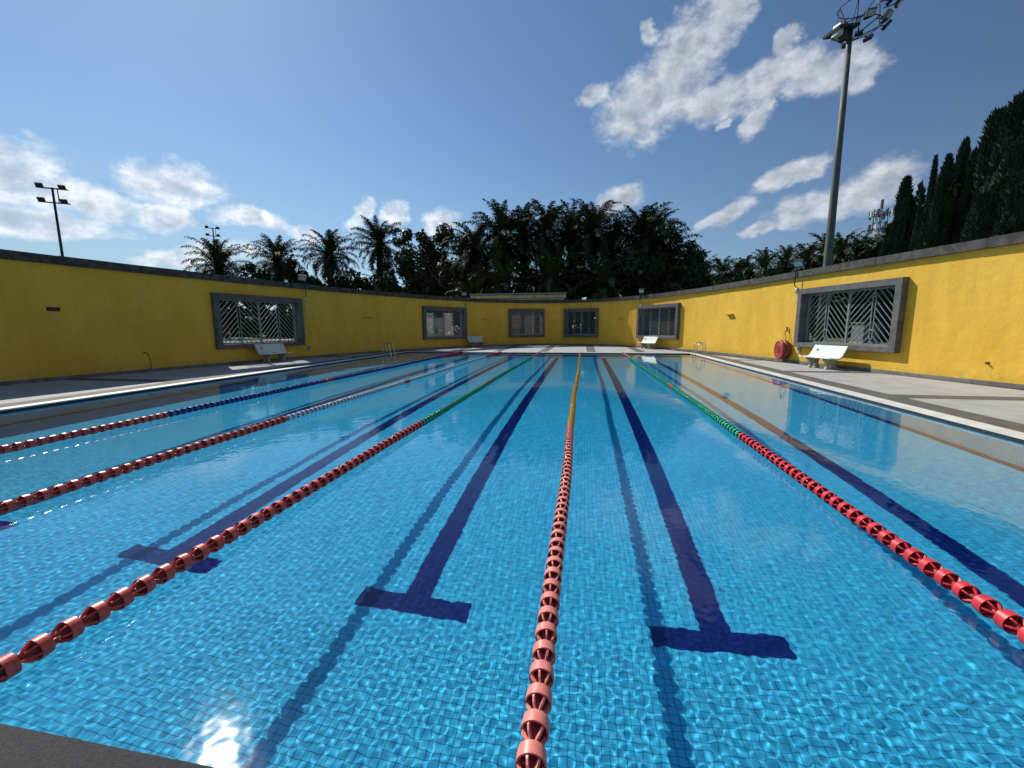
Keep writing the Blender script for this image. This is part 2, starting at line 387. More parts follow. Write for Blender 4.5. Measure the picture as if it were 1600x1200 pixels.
for j, (ya, yb) in enumerate(rows):
    for a, c in zip(xb[:-1], xb[1:]):
        y0 = ya
        if a + .55 > XR + BW - .4 or c < XL - BW + .4: y0 = max(ya, 26.0)
        if j == 0 and (c > XR or a < XL):
            y0 = 26.0
        lay(a, a + .55, y0, yb, True)
        m_ = (y0 + yb) / 2
        lay(a + .55, c, y0, m_, False); lay(a + .55, c, m_, yb, False)
# near deck behind and beside the camera
for k in range(15):
    lay(XL + k * 1.177, XL + (k + 1) * 1.177, -2.2, PY0 - CW, False)
# pool edge stones
edge = tag(empty('pool_edge', (0, 0, 0)), 'white stone coping round the pool', kind='structure')
def stone(x0, x1, y0, y1, m):
    g = .002
    MB().prism([(x0 + g, y0 + g), (x1 - g, y0 + g), (x1 - g, y1 - g), (x0 + g, y1 - g)], DZ - .022, DZ + .004 + rng.uniform(-.001, .001)).build('coping_stone', m, edge)
n = 40
for k in range(n):
    ya, yb = PY0 + (PY1 - PY0) * k / n, PY0 + (PY1 - PY0) * (k + 1) / n
    stone(PX1 - .012, XR, ya, yb, M_white); stone(XL, PX0 + .012, ya, yb, M_white)
n = 29
for k in range(n):
    xa, xb_ = XL + (XR - XL) * k / n, XL + (XR - XL) * (k + 1) / n
    stone(xa, xb_, PY1 - .012, PY1 + CW, M_white)
for k in range(6): stone(XL + k * 2.94, XL + (k + 1) * 2.94, PY0 - CW, PY0 + .012, M_near)
for k in range(6):                             # broad slabs at the near end, shade put into their colour
    MB().prism([(XL + k * 2.94 + .003, -2.2), (XL + (k + 1) * 2.94 - .003, -2.2), (XL + (k + 1) * 2.94 - .003, PY0 - CW - .004), (XL + k * 2.94 + .003, PY0 - CW - .004)], DZ + .002, DZ + .012).build('shade_toned_slab', M_near, edge)
# floor: mosaic sheet, laid as real tiles at the near end
TY1, TX0, TX1 = 2.8, -3.0, 3.0
fb = MB()
def rect(b, x0, x1, y0, y1, z, mi=0): b.add([(x0, y0, z), (x1, y0, z), (x1, y1, z), (x0, y1, z)], [(0, 1, 2, 3)], mi)
rect(fb, PX0, PX1, TY1, PY1, PD); rect(fb, PX0, TX0, PY0, TY1, PD); rect(fb, TX1, PX1, PY0, TY1, PD); rect(fb, TX0, TX1, PY0, TY1, PD - .004, 1)
floor = tag(fb.build('pool_floor', [M_tile, M_grout]), 'blue mosaic pool floor', kind='structure')
tm = MB().box((0, 0, -.002), (.0468, .0468, .004)).mesh('tile', M_tile)
near = []
rest = MB()
ntx, nty = int(round((TX1 - TX0) / .05)), int(round((TY1 - PY0) / .05))
for j in range(nty):
    for i in range(ntx):
        x, y = TX0 + .05 * (i + .5), PY0 + .05 * (j + .5)
        y = PY0 + .05 * (j + .5)
        rest_tile = not (-1.15 < x < 1.55 and 2.08 < y < 2.36)
        if rest_tile: rest.box((x, y, PD - .002), (.0468, .0468, .004))
        else: near.append((x, y))
for x, y in near[:300]:
    MB().box((x, y, PD - .002), (.0468, .0468, .004)).build('tile', M_tile, floor)
for x, y in near[300:]: rest.box((x, y, PD - .002), (.0468, .0468, .004))
tag(rest.build('tiles', M_tile, floor), kind='stuff')
# painted-in navy lane lines with T ends and the border line
LX = [-8.927, -6.427, -3.927, -1.427, 1.073, 3.573]
for x in LX:
    b = MB(); z = PD + .004
    rect(b, x - .115, x + .115, 3.2, 22.8, z); rect(b, x - .5, x + .5, 3.0, 3.2, z); rect(b, x - .5, x + .5, 22.8, 23.05, z)
    b.build('lane_line', M_navy, floor)
b = MB(); z = PD + .004
rect(b, PX0, PX0 + .15, PY0, PY1, z); rect(b, PX1 - .15, PX1, PY0, PY1, z); rect(b, PX0 + .15, PX1 - .15, PY1 - .15, PY1, z); rect(b, PX0 + .15, PX1 - .15, PY0, PY0 + .15, z)
b.build('border_line', M_navy, floor)
for nm, a, c, m in (('x', (PX0, PY1), (PX1, PY1), M_tx), ('x', (PX1, PY0), (PX0, PY0), M_tx), ('y', (PX0, PY0), (PX0, PY1), M_ty), ('y', (PX1, PY1), (PX1, PY0), M_ty)):
    b = MB(); b.add([(*a, PD - .01), (*c, PD - .01), (*c, -.10), (*a, -.10)], [(0, 1, 2, 3)], 0)
    b.add([(*a, -.10), (*c, -.10), (*c, DZ - .023), (*a, DZ - .023)], [(0, 1, 2, 3)], 1)  # flat strip painted dark as shade below the coping
    tag(b.build('pool_wall', [m, M_gutter_shade]), 'mosaic side of the pool under the water', kind='structure')

# ------------------------------------------------------------------ water: real ripples, real refraction
def water():
    r = np.random.RandomState(5)
    comp = []
    for i in range(64):
        lam = .042 * (1.052 ** i); lam *= .86; comp.append((lam, r.uniform(0, 2 * np.pi), r.uniform(0, 6.28)))
    def h(X, Y, res):
        Z = np.zeros_like(X)
        patch = 1. + .35 * np.sin(X * .7 + 1.3 * np.sin(Y * .45)) * np.sin(Y * .6 + .8)
        for lam, th, ph in comp:
            k = 2 * np.pi / lam
            fade = np.clip(lam / res / 2.5 - 1.4, 0, 1)
            sl = .0036 if lam < .085 else (.0011 if lam < .3 else .0007)
            Z += fade * sl / k * np.sin(k * (X * np.cos(th) + Y * np.sin(th)) + ph + 1.2 * np.sin(X * 1.7 + th * 3) * np.sin(Y * 1.3 + ph))
        return Z * patch
    V, F, off = [], [], 0
    blocks = [(PY0, 3.6, .0095, .0095), (3.6, 7.5, .015, .015), (7.5, 13.5, .024, .024), (13.5, PY1, .045, .045)]
    for ya, yb, dx, dy in blocks:
        nx = int((PX1 - PX0) / dx) + 1; ny = int((yb - ya) / dy) + 1
        X, Y = np.meshgrid(np.linspace(PX0, PX1, nx), np.linspace(ya, yb, ny))
        res = .0095 + np.clip(Y - 2.8, 0, 30) * .0026
        Z = h(X, Y, res)
        V.append(np.stack([X.ravel(), Y.ravel(), Z.ravel()], 1))
        idx = np.arange(nx * ny).reshape(ny, nx) + off; off += nx * ny
        F.append(np.stack([idx[:-1, :-1], idx[:-1, 1:], idx[1:, 1:], idx[1:, :-1]], -1).reshape(-1, 4))
    V = np.concatenate(V); F = np.concatenate(F)
    me = bpy.data.meshes.new('pool_water'); me.vertices.add(len(V)); me.vertices.foreach_set('co', V.ravel())
    me.loops.add(F.size); me.loops.foreach_set('vertex_index', F.ravel()); me.polygons.add(len(F))
    me.polygons.foreach_set('loop_start', np.arange(0, F.size, 4)); me.polygons.foreach_set('use_smooth', np.ones(len(F), bool)); me.update()
    m = bpy.data.materials.new('water'); m.use_nodes = True; t = NT(m.node_tree); t.n.remove(t.n['Principled BSDF'])
    g = t.new('ShaderNodeBsdfGlass'); g.inputs['IOR'].default_value = 1.333; g.inputs['Roughness'].default_value = .048
    g.inputs['Color'].default_value = (1, 1, 1, 1)
    t.link(g.outputs[0], t.n['Material Output'].inputs[0]); me.materials.append(m)
    o = link('pool_water', me); o.cycles.is_caustics_caster = True
    return tag(o, 'clear rippled water of the swimming pool', kind='structure')
water()
for o in list(COL.objects):
    if o.type == 'MESH' and (o.name.startswith('pool_floor') or o.name.startswith('pool_wall') or o.parent is floor): o.cycles.is_caustics_receiver = True

# ------------------------------------------------------------------ boundary wall
WH, WT = 3.47, .22                             # plaster height above the deck, thickness
wall = empty('boundary_wall', (0, 0, 0), 0, 'tall curved yellow wall with concrete coping enclosing the pool deck', 'wall')
WINS = [(17.79, 22.04), (30.9, 35.02), (39.06, 42.1), (43.8, 46.72), (50.62, 54.77), (64.26, 68.45)]
WZ0, WZ1 = DZ + .68, DZ + 2.98
wb = MB(); cuts = sorted(set([0, SMAX] + list(np.arange(0, SMAX, .5)) + [q for w in WINS for q in (w[0] + .12, w[1] - .12)]))
for a, c in zip(cuts[:-1], cuts[1:]):
    if c - a < 1e-4: continue
    pa, pc, na, nc = cpos(a), cpos(c), cnrm(a), cnrm(c)
    inw = any(w[0] + .1 < (a + c) / 2 < w[1] - .1 for w in WINS)
    for z0, z1 in (((-.2, WZ0 + .1), (WZ1 - .1, WH + DZ)) if inw else ((-.2, WH + DZ),)):
        A, B = pa, pc; Cc, D = pc - nc * WT, pa - na * WT
        wb.add([(A.x, A.y, z0), (B.x, B.y, z0), (Cc.x, Cc.y, z0), (D.x, D.y, z0), (A.x, A.y, z1), (B.x, B.y, z1), (Cc.x, Cc.y, z1), (D.x, D.y, z1)],
               [(0, 4, 5, 1), (2, 6, 7, 3)] + ([(4, 7, 6, 5), (0, 1, 2, 3)] if inw else []))
for w in WINS:                                  # cut edges inside the openings
    for q in (w[0] + .12, w[1] - .12):
        a = cpos(q); c = a - cnrm(q) * WT
        wb.add([(a.x, a.y, WZ0 + .1), (c.x, c.y, WZ0 + .1), (c.x, c.y, WZ1 - .1), (a.x, a.y, WZ1 - .1)], [(0, 1, 2, 3)])
wb.build('plaster', M_wall, wall)
def arc_block(s0, s1, d_in, d_out, z0, z1, name, m, steps=2):
    b = MB(); ss = np.linspace(s0, s1, steps + 1)
    for a, c in zip(ss[:-1], ss[1:]):
        pa, pc, na, nc = cpos(a), cpos(c), cnrm(a), cnrm(c)
        q = [pa + na * d_in, pc + nc * d_in, pc - nc * d_out, pa - na * d_out]
        fs = [(0, 3, 2, 1), (4, 5, 6, 7), (0, 1, 5, 4), (2, 3, 7, 6)]
        if a == ss[0]: fs.append((0, 4, 7, 3))
        if c == ss[-1]: fs.append((1, 2, 6, 5))
        b.add([(v.x, v.y, z0) for v in q] + [(v.x, v.y, z1) for v in q], fs)
    return b.build(name, m, wall)
s = 0
while s < SMAX - .3:
    e = min(s + rng.uniform(1.35, 1.6), SMAX); j = rng.uniform(-.008, .008)
    arc_block(s + .004, e - .004, .13 + j, WT + .12 + j, WH + DZ + .001, WH + DZ + .25 + rng.uniform(-.008, .008), 'coping_slab', M_cope, 1); s = e
s = 0
while s < SMAX - .3:
    e = min(s + 2.2, SMAX); arc_block(s + .003, e - .003, .03, -.001, DZ - .005, DZ + .11, 'plinth', M_plinth, 2); s = e
# windows: precast surround, steel grille of chevron bars
def unit_bar():
    b = MB(); b.box((0, 0, .5), (.027, .027, 1)); return b.mesh('grille_bar', M_bar)
UB = unit_bar()
def window(w):
    s0, s1 = w; A, B = cpos(s0), cpos(s1); d = (B - A); Lw = d.length; ex = d.normalized(); nrm = Vector((ex.y, -ex.x, 0))
    mid = cpos((s0 + s1) / 2); sag = abs((mid - A).dot(nrm))
    M = Matrix((ex, -nrm, Vector((0, 0, 1)))).transposed().to_4x4(); M.translation = (A.x, A.y, WZ0)   # local x along, y outwards, z up
    Hh = WZ1 - WZ0; bw = .22; yf, yb = -.20, sag + WT + .06
    b = MB()
    # chamfered front corners: outer ring of four mitred lengths
    O = [(0, 0), (Lw, 0), (Lw, Hh), (0, Hh)]; I = [(bw, bw * .85), (Lw - bw, bw * .85), (Lw - bw, Hh - bw), (bw, Hh - bw)]
    ch = .012
    def ring(pts, y): return [(x, y, z) for x, z in pts]
    Oc = [(ch, ch), (Lw - ch, ch), (Lw - ch, Hh - ch), (ch, Hh - ch)]; Ic = [(I[0][0] - ch, I[0][1] - ch), (I[1][0] + ch, I[1][1] - ch), (I[2][0] + ch, I[2][1] + ch), (I[3][0] - ch, I[3][1] + ch)]
    V = ring(O, yf + ch) + ring(Oc, yf) + ring(Ic, yf) + ring(I, yf + ch) + ring(I, yb) + ring(O, yb)
    F = []
    for k in range(6):
        for i in range(4):
            j = (i + 1) % 4; a, c = k * 4, ((k + 1) % 6) * 4; F.append((a + i, a + j, c + j, c + i))
    b.add(V, F)
    fr = b.build('window_surround', M_frame, wall, M=M)
    yg = yf + .33; x0, x1, z0, z1 = I[0][0], I[1][0], I[0][1], I[2][1]
    fb_ = MB(); fw = .055
    for (xa, xc, za, zc) in ((x0, x1, z0, z0 + fw), (x0, x1, z1 - fw, z1), (x0, x0 + fw, z0 + fw, z1 - fw), (x1 - fw, x1, z0 + fw, z1 - fw)):
        fb_.box(((xa + xc) / 2, yg, (za + zc) / 2), (xc - xa, .05, zc - za))
    fb_.build('grille_frame', M_bar, fr)
    xm = (x0 + x1) / 2
    MB().box((xm, yg - .004, (z0 + z1) / 2), (.07, .06, z1 - z0 - 2 * fw)).build('mullion', M_bar, fr)
    def bar(a, c, wd=1.):
        a, c = Vector(a), Vector(c); dd = c - a; q = Vector((0, 0, 1)).rotation_difference(dd.normalized())
        o = link('grille_bar', UB, fr); o.matrix_local = Matrix.Translation(a) @ q.to_matrix().to_4x4() @ Matrix.Diagonal((wd, 1, dd.length, 1))
    za, zc = z0 + fw, z1 - fw
    slope = 1.12
    for (xa, xb2) in ((x0 + fw, xm - .035), (xm + .035, x1 - fw)):
        xc = (xa + xb2) / 2; hw = .055
        sb = MB(); s0z, s1z = za + .17, zc - .22
        for sx in (-1, 1): sb.box((xc + sx * hw, yg - .002, (s0z + s1z) / 2), (.025, .03, s1z - s0z))
        for zz in (s0z, s1z): sb.box((xc, yg - .003, zz), (2 * hw + .025, .034, .025))
        sb.box((xc, yg - .002, (za + s0z - .012) / 2), (.025, .028, s0z - .012 - za)); sb.box((xc, yg - .002, (zc + s1z + .012) / 2), (.025, .028, zc - s1z - .012))
        sb.box((xc, yg - .001, s0z + .30), (2 * hw, .03, .05))
        sb.build('slot_frame', M_bar, fr)
        for sgn, xe in ((1, xa), (-1, xb2)):
            wq = xc - xa; z = za - wq * slope + .1
            while z < zc:
                # bar rises from the outer edge (xe, z) to the centre (xc, z+wq*slope)
                t0 = max(0, (za - z) / (wq * slope)); t1 = min(1, (zc - z) / (wq * slope))
                zz1 = z + wq * slope * t1
                tmax = 1 - (hw / wq) if s0z < z + wq * slope < s1z + .1 else 1
                t1 = min(t1, tmax)
                if t1 - t0 > .04:
                    bar((xe + sgn * wq * t0, yg, z + wq * slope * t0), (xe + sgn * wq * t1, yg, z + wq * slope * t1))
                z += .232
    return fr
for w in WINS: window(w)

# ------------------------------------------------------------------ lane ropes
def float_meshes():
    b = MB(); N = 22; smooth = []; b.smooth = smooth
    def tubering(r0, r1, y0, y1):
        base = len(b.v)
        for (r, y) in ((r0, y0), (r0, y1), (r1, y1), (r1, y0)):
            for _ in (0, 1):
                for k in range(N): a = 2 * math.pi * k / N; b.v.append((r * math.cos(a), y, r * math.sin(a)))
        for q in range(4):
            for k in range(N):
                i, j = base + (2 * q + 1) * N, base + ((2 * q + 2) % 8) * N
                b.f.append((i + k, i + (k + 1) % N, j + (k + 1) % N, j + k)); b.m.append(0); smooth.append(len(b.f) - 1)
    tubering(.056, .0490, -.018, .012); tubering(.0545, .0490, .0135, .032)
    # inner bowl, closing the ring towards the hub
    base = len(b.v)
    prof = [(.0485, .022), (.036, .026), (.030, .012), (.024, -.012), (.016, -.045), (.011, -.072)]
    for (r, y) in prof:
        for k in range(N): a = 2 * math.pi * k / N; b.v.append((r * math.cos(a), y, r * math.sin(a)))
    for q in range(len(prof) - 1):
        for k in range(N):
            i, j = base + q * N, base + (q + 1) * N; b.f.append((i + k, i + (k + 1) % N, j + (k + 1) % N, j + k)); b.m.append(1); smooth.append(len(b.f) - 1)
    # six blades from the ring's mouth down to the hub
    for a in (R(35), R(90), R(145), R(200), R(270), R(340)):
        ca, sa = math.cos(a), math.sin(a); t = .0042
        pr = [(.0505, -.010), (.0500, -.030), (.042, -.048), (.026, -.064), (.013, -.076), (.008, -.072), (.018, -.052), (.032, -.034), (.040, -.010)]
        vs_ = []
        for sgn in (-1, 1):
            for r, y in pr: vs_.append((r * ca - sgn * t * sa, y, r * sa + sgn * t * ca))
        n = len(pr); b.add(vs_, [tuple(range(n)), tuple(reversed(range(n, 2 * n)))] + [(i, n + i, n + (i + 1) % n, (i + 1) % n) for i in range(n)], 0)
    for a in (R(60), R(120), R(210), R(330)):    # prongs behind the ring
        b.bar((.040 * math.cos(a), .028, .040 * math.sin(a)), (.030 * math.cos(a), .052, .030 * math.sin(a)), .009, .006)
    return b
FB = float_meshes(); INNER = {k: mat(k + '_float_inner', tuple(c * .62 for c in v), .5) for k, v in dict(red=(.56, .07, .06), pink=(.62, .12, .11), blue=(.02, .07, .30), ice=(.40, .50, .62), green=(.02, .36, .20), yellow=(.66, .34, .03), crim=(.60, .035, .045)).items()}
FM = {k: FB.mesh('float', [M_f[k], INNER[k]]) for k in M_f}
for me in FM.values():
    for i in FB.smooth: me.polygons[i].use_smooth = True
def rope(x, near_c, mid_c, far_c, label):
    o = empty('lane_rope', (x, PY0, 0), 0, label, 'lane rope', 'lane ropes floating along the pool')
    cb = MB(); cb.tube([(0, 0, .059), (0, 12, .058), (0, PY1 - PY0, .059)], .005, 6); cb.build('cable', M_rope, o)
    r_ = random.Random(int(x * 100)); sp_ = .1235; n = int((PY1 - PY0 - .16) / sp_)
    for k in range(n):
        y = .1 + k * sp_; yw = PY0 + y
        c = near_c if yw < 6.12 else (far_c if yw > 20.9 else mid_c)
        if 10.85 < yw < 11.2: c = 'red'
        f = link('float', FM[c], o); dx = .018 * math.sin(yw * .55 + x) + .006 * math.sin(yw * 1.9 + x * 2)
        f.location = (dx, y, .0580 + .0006 * math.sin(yw * 3.1 + x)); f.rotation_euler = (r_.uniform(-.04, .04), r_.uniform(-3.1, 3.1), r_.uniform(-.06, .06))
    return o
rope(-7.44, 'red', 'blue', 'crim', 'farthest left lane rope, red floats turning dark blue')
rope(-5.01, 'red', 'ice', 'crim', 'lane rope of red floats turning pale bluish white')
rope(-2.59, 'red', 'green', 'pink', 'lane rope left of the yellow one, red floats turning green')
rope(-.172, 'pink', 'yellow', 'pink', 'lane rope of faded pink floats turning amber yellow')
rope(2.245, 'crim', 'green', 'pink', 'rightmost lane rope, bright red floats turning green')

# ------------------------------------------------------------------ benches
def bench(label, loc, rz):
    o = empty('bench', loc, rz, label, 'bench', 'pale stone benches against the wall')
    # side profile, x towards the pool, z up
    top = [(.40, .415), (.385, .44), (.30, .435), (.16, .415), (.06, .415), (-.02, .45), (-.09, .53), (-.16, .66), (-.22, .79), (-.26, .86)]
    b = MB(); th = .045; L2 = .76; n = len(top); bot = []
    for i, (x, z) in enumerate(top):
        a = Vector(top[max(i - 1, 0)]); c = Vector(top[min(i + 1, n - 1)]); d = (c - a).normalized(); nn = Vector((d.y, -d.x)) * -1
        nn = nn if nn.y < 0 or (abs(nn.y) < .9 and nn.x < 0 and i > 4) else nn
        nrm = Vector((-d.y, d.x)); nrm = nrm if (nrm.y < 0) else -nrm
        bot.append((x + nrm.x * th, z + nrm.y * th))
    poly = top + bot[::-1]
    N = len(poly)
    b.add([(x, -L2, z) for x, z in poly] + [(x, L2, z) for x, z in poly],
          [(i, i + 1, 2 * n - 2 - i, 2 * n - 1 - i) for i in range(n - 1)] + [tuple(N + q for q in (2 * n - 1 - i, 2 * n - 2 - i, i + 1, i)) for i in range(n - 1)] + [(i, N + i, N + (i + 1) % N, (i + 1) % N) for i in range(N)])
    so = b.build('seat', M_bench, o); mod = so.modifiers.new('edge', 'BEVEL'); mod.width = .012; mod.segments = 2; mod.limit_method = 'ANGLE'; o.scale = (.95, .93, .96)
    MB().box((-.158, -.50, .665), (.004, .05, .10), rot=Euler((0, R(-28), 0)).to_matrix()).box((-.150, -.475, .69), (.004, .09, .03), rot=Euler((0, R(-28), 0)).to_matrix()).build('emblem', M_black, so)
    arch = []
    for k in range(9): a = math.pi * k / 8; arch.append((.105 * math.cos(a) + .03, .02 + .17 * math.sin(a)))
    out = [(.255, 0), (.13, 0)] + [(x, z if 0 < k < 8 else 0) for k, (x, z) in enumerate(arch)][1:-1] + [(-.07, 0), (-.195, 0), (-.185, .06), (-.13, .14), (-.12, .22), (-.17, .32), (-.16, .385), (-.05, .40), (.10, .37), (.30, .385), (.33, .35), (.27, .28), (.20, .20), (.20, .10)]
    for sy in (-.40, .40):
        lb = MB(); Mx = Matrix(((1, 0, 0, 0), (0, 0, 1, 0), (0, 1, 0, 0), (0, 0, 0, 1)))
        n2 = len(out); lb.add([(x, sy - .055, z) for x, z in out] + [(x, sy + .055, z) for x, z in out], [tuple(range(n2)), tuple(reversed(range(n2, 2 * n2)))] + [(i, (i + 1) % n2, n2 + (i + 1) % n2, n2 + i) for i in range(n2)])
        me = lb.mesh('leg', M_bleg); link('leg', me, o)
    return o
def on_wall(s, d): q = cpos(s) + cnrm(s) * d; n = cnrm(s); return (q.x, q.y, DZ), math.atan2(n.y, n.x)
for s, d, lab in ((19.95, .62, 'stone bench under the left window with its grille lit from behind'), (35.6, .62, 'stone bench in shade beside the window next to the far bend'),
                  (52.4, .62, 'small sunlit stone bench under the window left of the pool ladder'), (66.3, .62, 'sunlit stone bench beside the round red drum')):
    l, a = on_wall(s, d); bench(lab, l, a)

# ------------------------------------------------------------------ ladders
def ladder(label, x, y, side):
    o = empty('pool_ladder', (x, y, DZ), 0 if side > 0 else math.pi, label, 'ladder', 'steel pool ladders')
    for sy in (-.26, .26):
        pts = [(.42, sy, 0), (.42, sy, .12), (.415, sy, .38)]
        for k in range(9):
            a = math.pi * k / 8; pts.append((.20 + .20 * math.cos(a), sy, .48 + .17 * math.sin(a)))
        pts += [(-.02, sy, .30), (-.09, sy, .0), (-.11, sy, -.3), (-.11, sy, -1.0), (-.05, sy, -1.05)]
        MB().tube(pts, .021, 10).build('rail', M_chrome, o, True)
    for z in (-.32, -.60, -.88): MB().box((-.13, 0, z), (.09, .50, .03)).build('step', M_chrome, o)
ladder('steel pool ladder on the sunny right edge', PX1, 23.6, 1)
ladder('steel pool ladder in the shade on the left edge', PX0, 22.6, -1)

# ------------------------------------------------------------------ red drum on its hook
def drum():
    s = 63.62; q = cpos(s) + cnrm(s) * .22; n = cnrm(s); o = empty('float_drum', (q.x, q.y, DZ + .52), math.atan2(n.y, n.x) - R(12), 'round red plastic drum hanging by cords from a wall hook', 'drum')
    rot = Matrix.Rotation(R(90), 4, 'Y')
    def lathe(prof, m, name, N=40, M=Matrix()):
        b = MB(); base = 0
        for (x, r) in prof:
            for k in range(N): a = 2 * math.pi * k / N; b.v.append((x, r * math.cos(a), r * math.sin(a)))
        for i in range(len(prof) - 1):
            for k in range(N): b.f.append((i * N + k, i * N + (k + 1) % N, (i + 1) * N + (k + 1) % N, (i + 1) * N + k)); b.m.append(0)
        return b.build(name, m, o, True)
    R0 = .40
    dr = lathe([(-.20, .001), (-.20, R0 - .02), (-.185, R0), (-.02, R0), (-.02, R0 - .02), (.02, R0 - .02), (.02, R0 - .001)], M_redd, 'rear_shell')
    lathe([(.022, R0 - .03), (.022, R0 + .008), (.085, R0 + .004), (.115, R0 - .02), (.118, R0 - .07), (.105, R0 - .085), (.105, .25), (.122, .235), (.122, .21), (.108, .195), (.108, .001)], M_red, 'lid')
    MB().box((.118, 0, 0), (.02, .19, .22)).box((.131, 0, 0), (.012, .11, .13)).build('boss', M_red, o)
    MB().tube([(-.08, -.12, .38), (-.10, -.01, .80)], .006, 6).tube([(-.08, .12, .38), (-.10, .01, .80)], .006, 6).tube([(-.08, .20, .34), (-.10, .02, .76)], .006, 6).build('cord', M_rope, o)
    MB().box((-.17, 0, .86), (.05, .03, .20)).box((-.12, 0, .79), (.08, .02, .02)).build('hook', M_galv, o)
drum()

# ------------------------------------------------------------------ things fixed to the wall
def step_light(s, z, m, label):
    q = cpos(s) + cnrm(s) * .002; n = cnrm(s); o = empty('wall_light', (q.x, q.y, DZ + z), math.atan2(n.y, n.x), label, 'wall light', 'slim step lights on the yellow wall')
    b = MB(); b.add([(0, -.25, -.03), (0, .25, -.03), (0, .25, .035), (0, -.25, .035), (.16, -.25, .0), (.16, .25, .0), (.16, .25, .03), (.16, -.25, .03)],
                    [(0, 3, 2, 1), (4, 5, 6, 7), (3, 7, 6, 2), (0, 1, 5, 4), (0, 4, 7, 3), (1, 2, 6, 5)])
    b.build('hood', m, o); MB().box((.03, 0, -.035), (.04, .42, .012)).build('diffuser', M_glass, o)
for s, z, lab in ((26.35, 2.13, 'slim yellow wall light left of the shaded ladder and second window'), (36.9, 2.13, 'slim yellow wall light above the far shaded bench'), (42.95, 2.08, 'slim yellow wall light between the two middle windows'),
                  (48.8, 2.08, 'slim yellow wall light at the edge of the curved shadow'), (59.5, 2.12, 'slim yellow wall light halfway along the sunny wall')):
    step_light(s, z, M_ylamp, lab)
q = cpos(13.04) + cnrm(13.04) * .003; o = empty('wall_slot', (q.x, q.y, DZ + 2.13), math.atan2(cnrm(13.04).y, cnrm(13.04).x), 'small black recess where a wall light is missing', 'wall recess')
MB().box((.004, 0, 0), (.012, .30, .10)).build('back_plate', M_black, o); MB().box((.02, 0, .055), (.04, .34, .015)).build('lip', M_dsteel, o)
def flood(s, label, left=1):
    q = cpos(s) + cnrm(s) * .0; n = cnrm(s); o = empty('flood_lamp', (q.x, q.y, DZ + WH), math.atan2(n.y, n.x), label, 'flood lamp', 'small flood lamps on the wall coping')
    MB().tube([(.05, 0, -.62), (.05, 0, -.40)], .05, 10).build('junction_cup', M_lampw, o, True)
    MB().tube([(.05, 0, -1.1), (.05, 0, -.62)], .012, 6).build('cable', M_lampw, o)
    MB().tube([(.05, 0, -.42), (.16, 0, -.30), (.17, 0, .32), (.10, 0, .40), (.10, 0, .50)], .022, 8).build('bracket', M_dsteel, o)
    rt = Euler((0, R(35), R(25 * left))).to_matrix()
    h = MB().box((.16, .14 * left, .55), (.11, .36, .27), rot=rt).build('housing', M_dsteel, o)
    MB().box(Vector((.16, .14 * left, .55)) + rt @ Vector((.06, 0, 0)), (.012, .31, .22), rot=rt).build('lens', M_glass, h)
flood(22.3, 'flood lamp on the coping above the left shaded window', -1); flood(34.95, 'flood lamp on the coping left of the low building roof', -1)
flood(50.84, 'flood lamp on the coping above the half shaded bend', 1); flood(64.0, 'flood lamp on the coping in front of the tall mast', 1)
def socket(s, z, label):
    q = cpos(s) + cnrm(s) * .002; n = cnrm(s); o = empty('tap_box', (q.x, q.y, DZ + z), math.atan2(n.y, n.x), label, 'tap box', 'small boxes under the window corners')
    MB().box((.045, 0, 0), (.09, .14, .17)).build('box', M_white_w, o); MB().tube([(.05, 0, -.085), (.05, 0, -.17), (.09, 0, -.20)], .014, 6).build('spout', M_galv, o)
socket(64.42, .56, 'small box under the corner of the window by the red drum'); socket(22.35, .55, 'small box under the corner of the left window'); socket(43.95, .58, 'small box under the corner of the right middle window')
q = cpos(15.4) + cnrm(15.4) * .015; o = empty('wall_cable', (q.x, q.y, DZ), math.atan2(cnrm(15.4).y, cnrm(15.4).x), 'thin loose cable hanging down the shaded left wall', 'cable')
MB().tube([(0, 0, .11), (.01, .02, .3), (.0, .0, .5), (.0, -.05, .66), (.0, -.14, .70)], .011, 6).build('wire', M_rope, o); MB().box((0, -.14, .70), (.03, .05, .05)).build('clip', M_dsteel, o)
q = cpos(70.64) + cnrm(70.64) * .002; o = empty('wall_stub', (q.x, q.y, DZ + .57), math.atan2(cnrm(70.64).y, cnrm(70.64).x), 'rusty pipe stub low on the sunny right wall', 'pipe stub')
MB().tube([(0, 0, 0), (.06, .03, -.03)], [.03, .018], 8).build('pipe', M_dead, o); MB().box((.005, 0, 0), (.008, .09, .05)).build('plate', M_trunk, o)
q = cpos(22.45) + cnrm(22.45) * .004; o = empty('wall_hook', (q.x, q.y, DZ + 1.3), math.atan2(cnrm(22.45).y, cnrm(22.45).x), 'small metal hook on the shaded wall right of the left window', 'hook')
MB().bar((.01, 0, 0), (.01, 0, .14), .012).build('shank', M_dsteel, o); MB().bar((.01, 0, 0), (.07, .06, 0), .012).build('tip', M_dsteel, o)

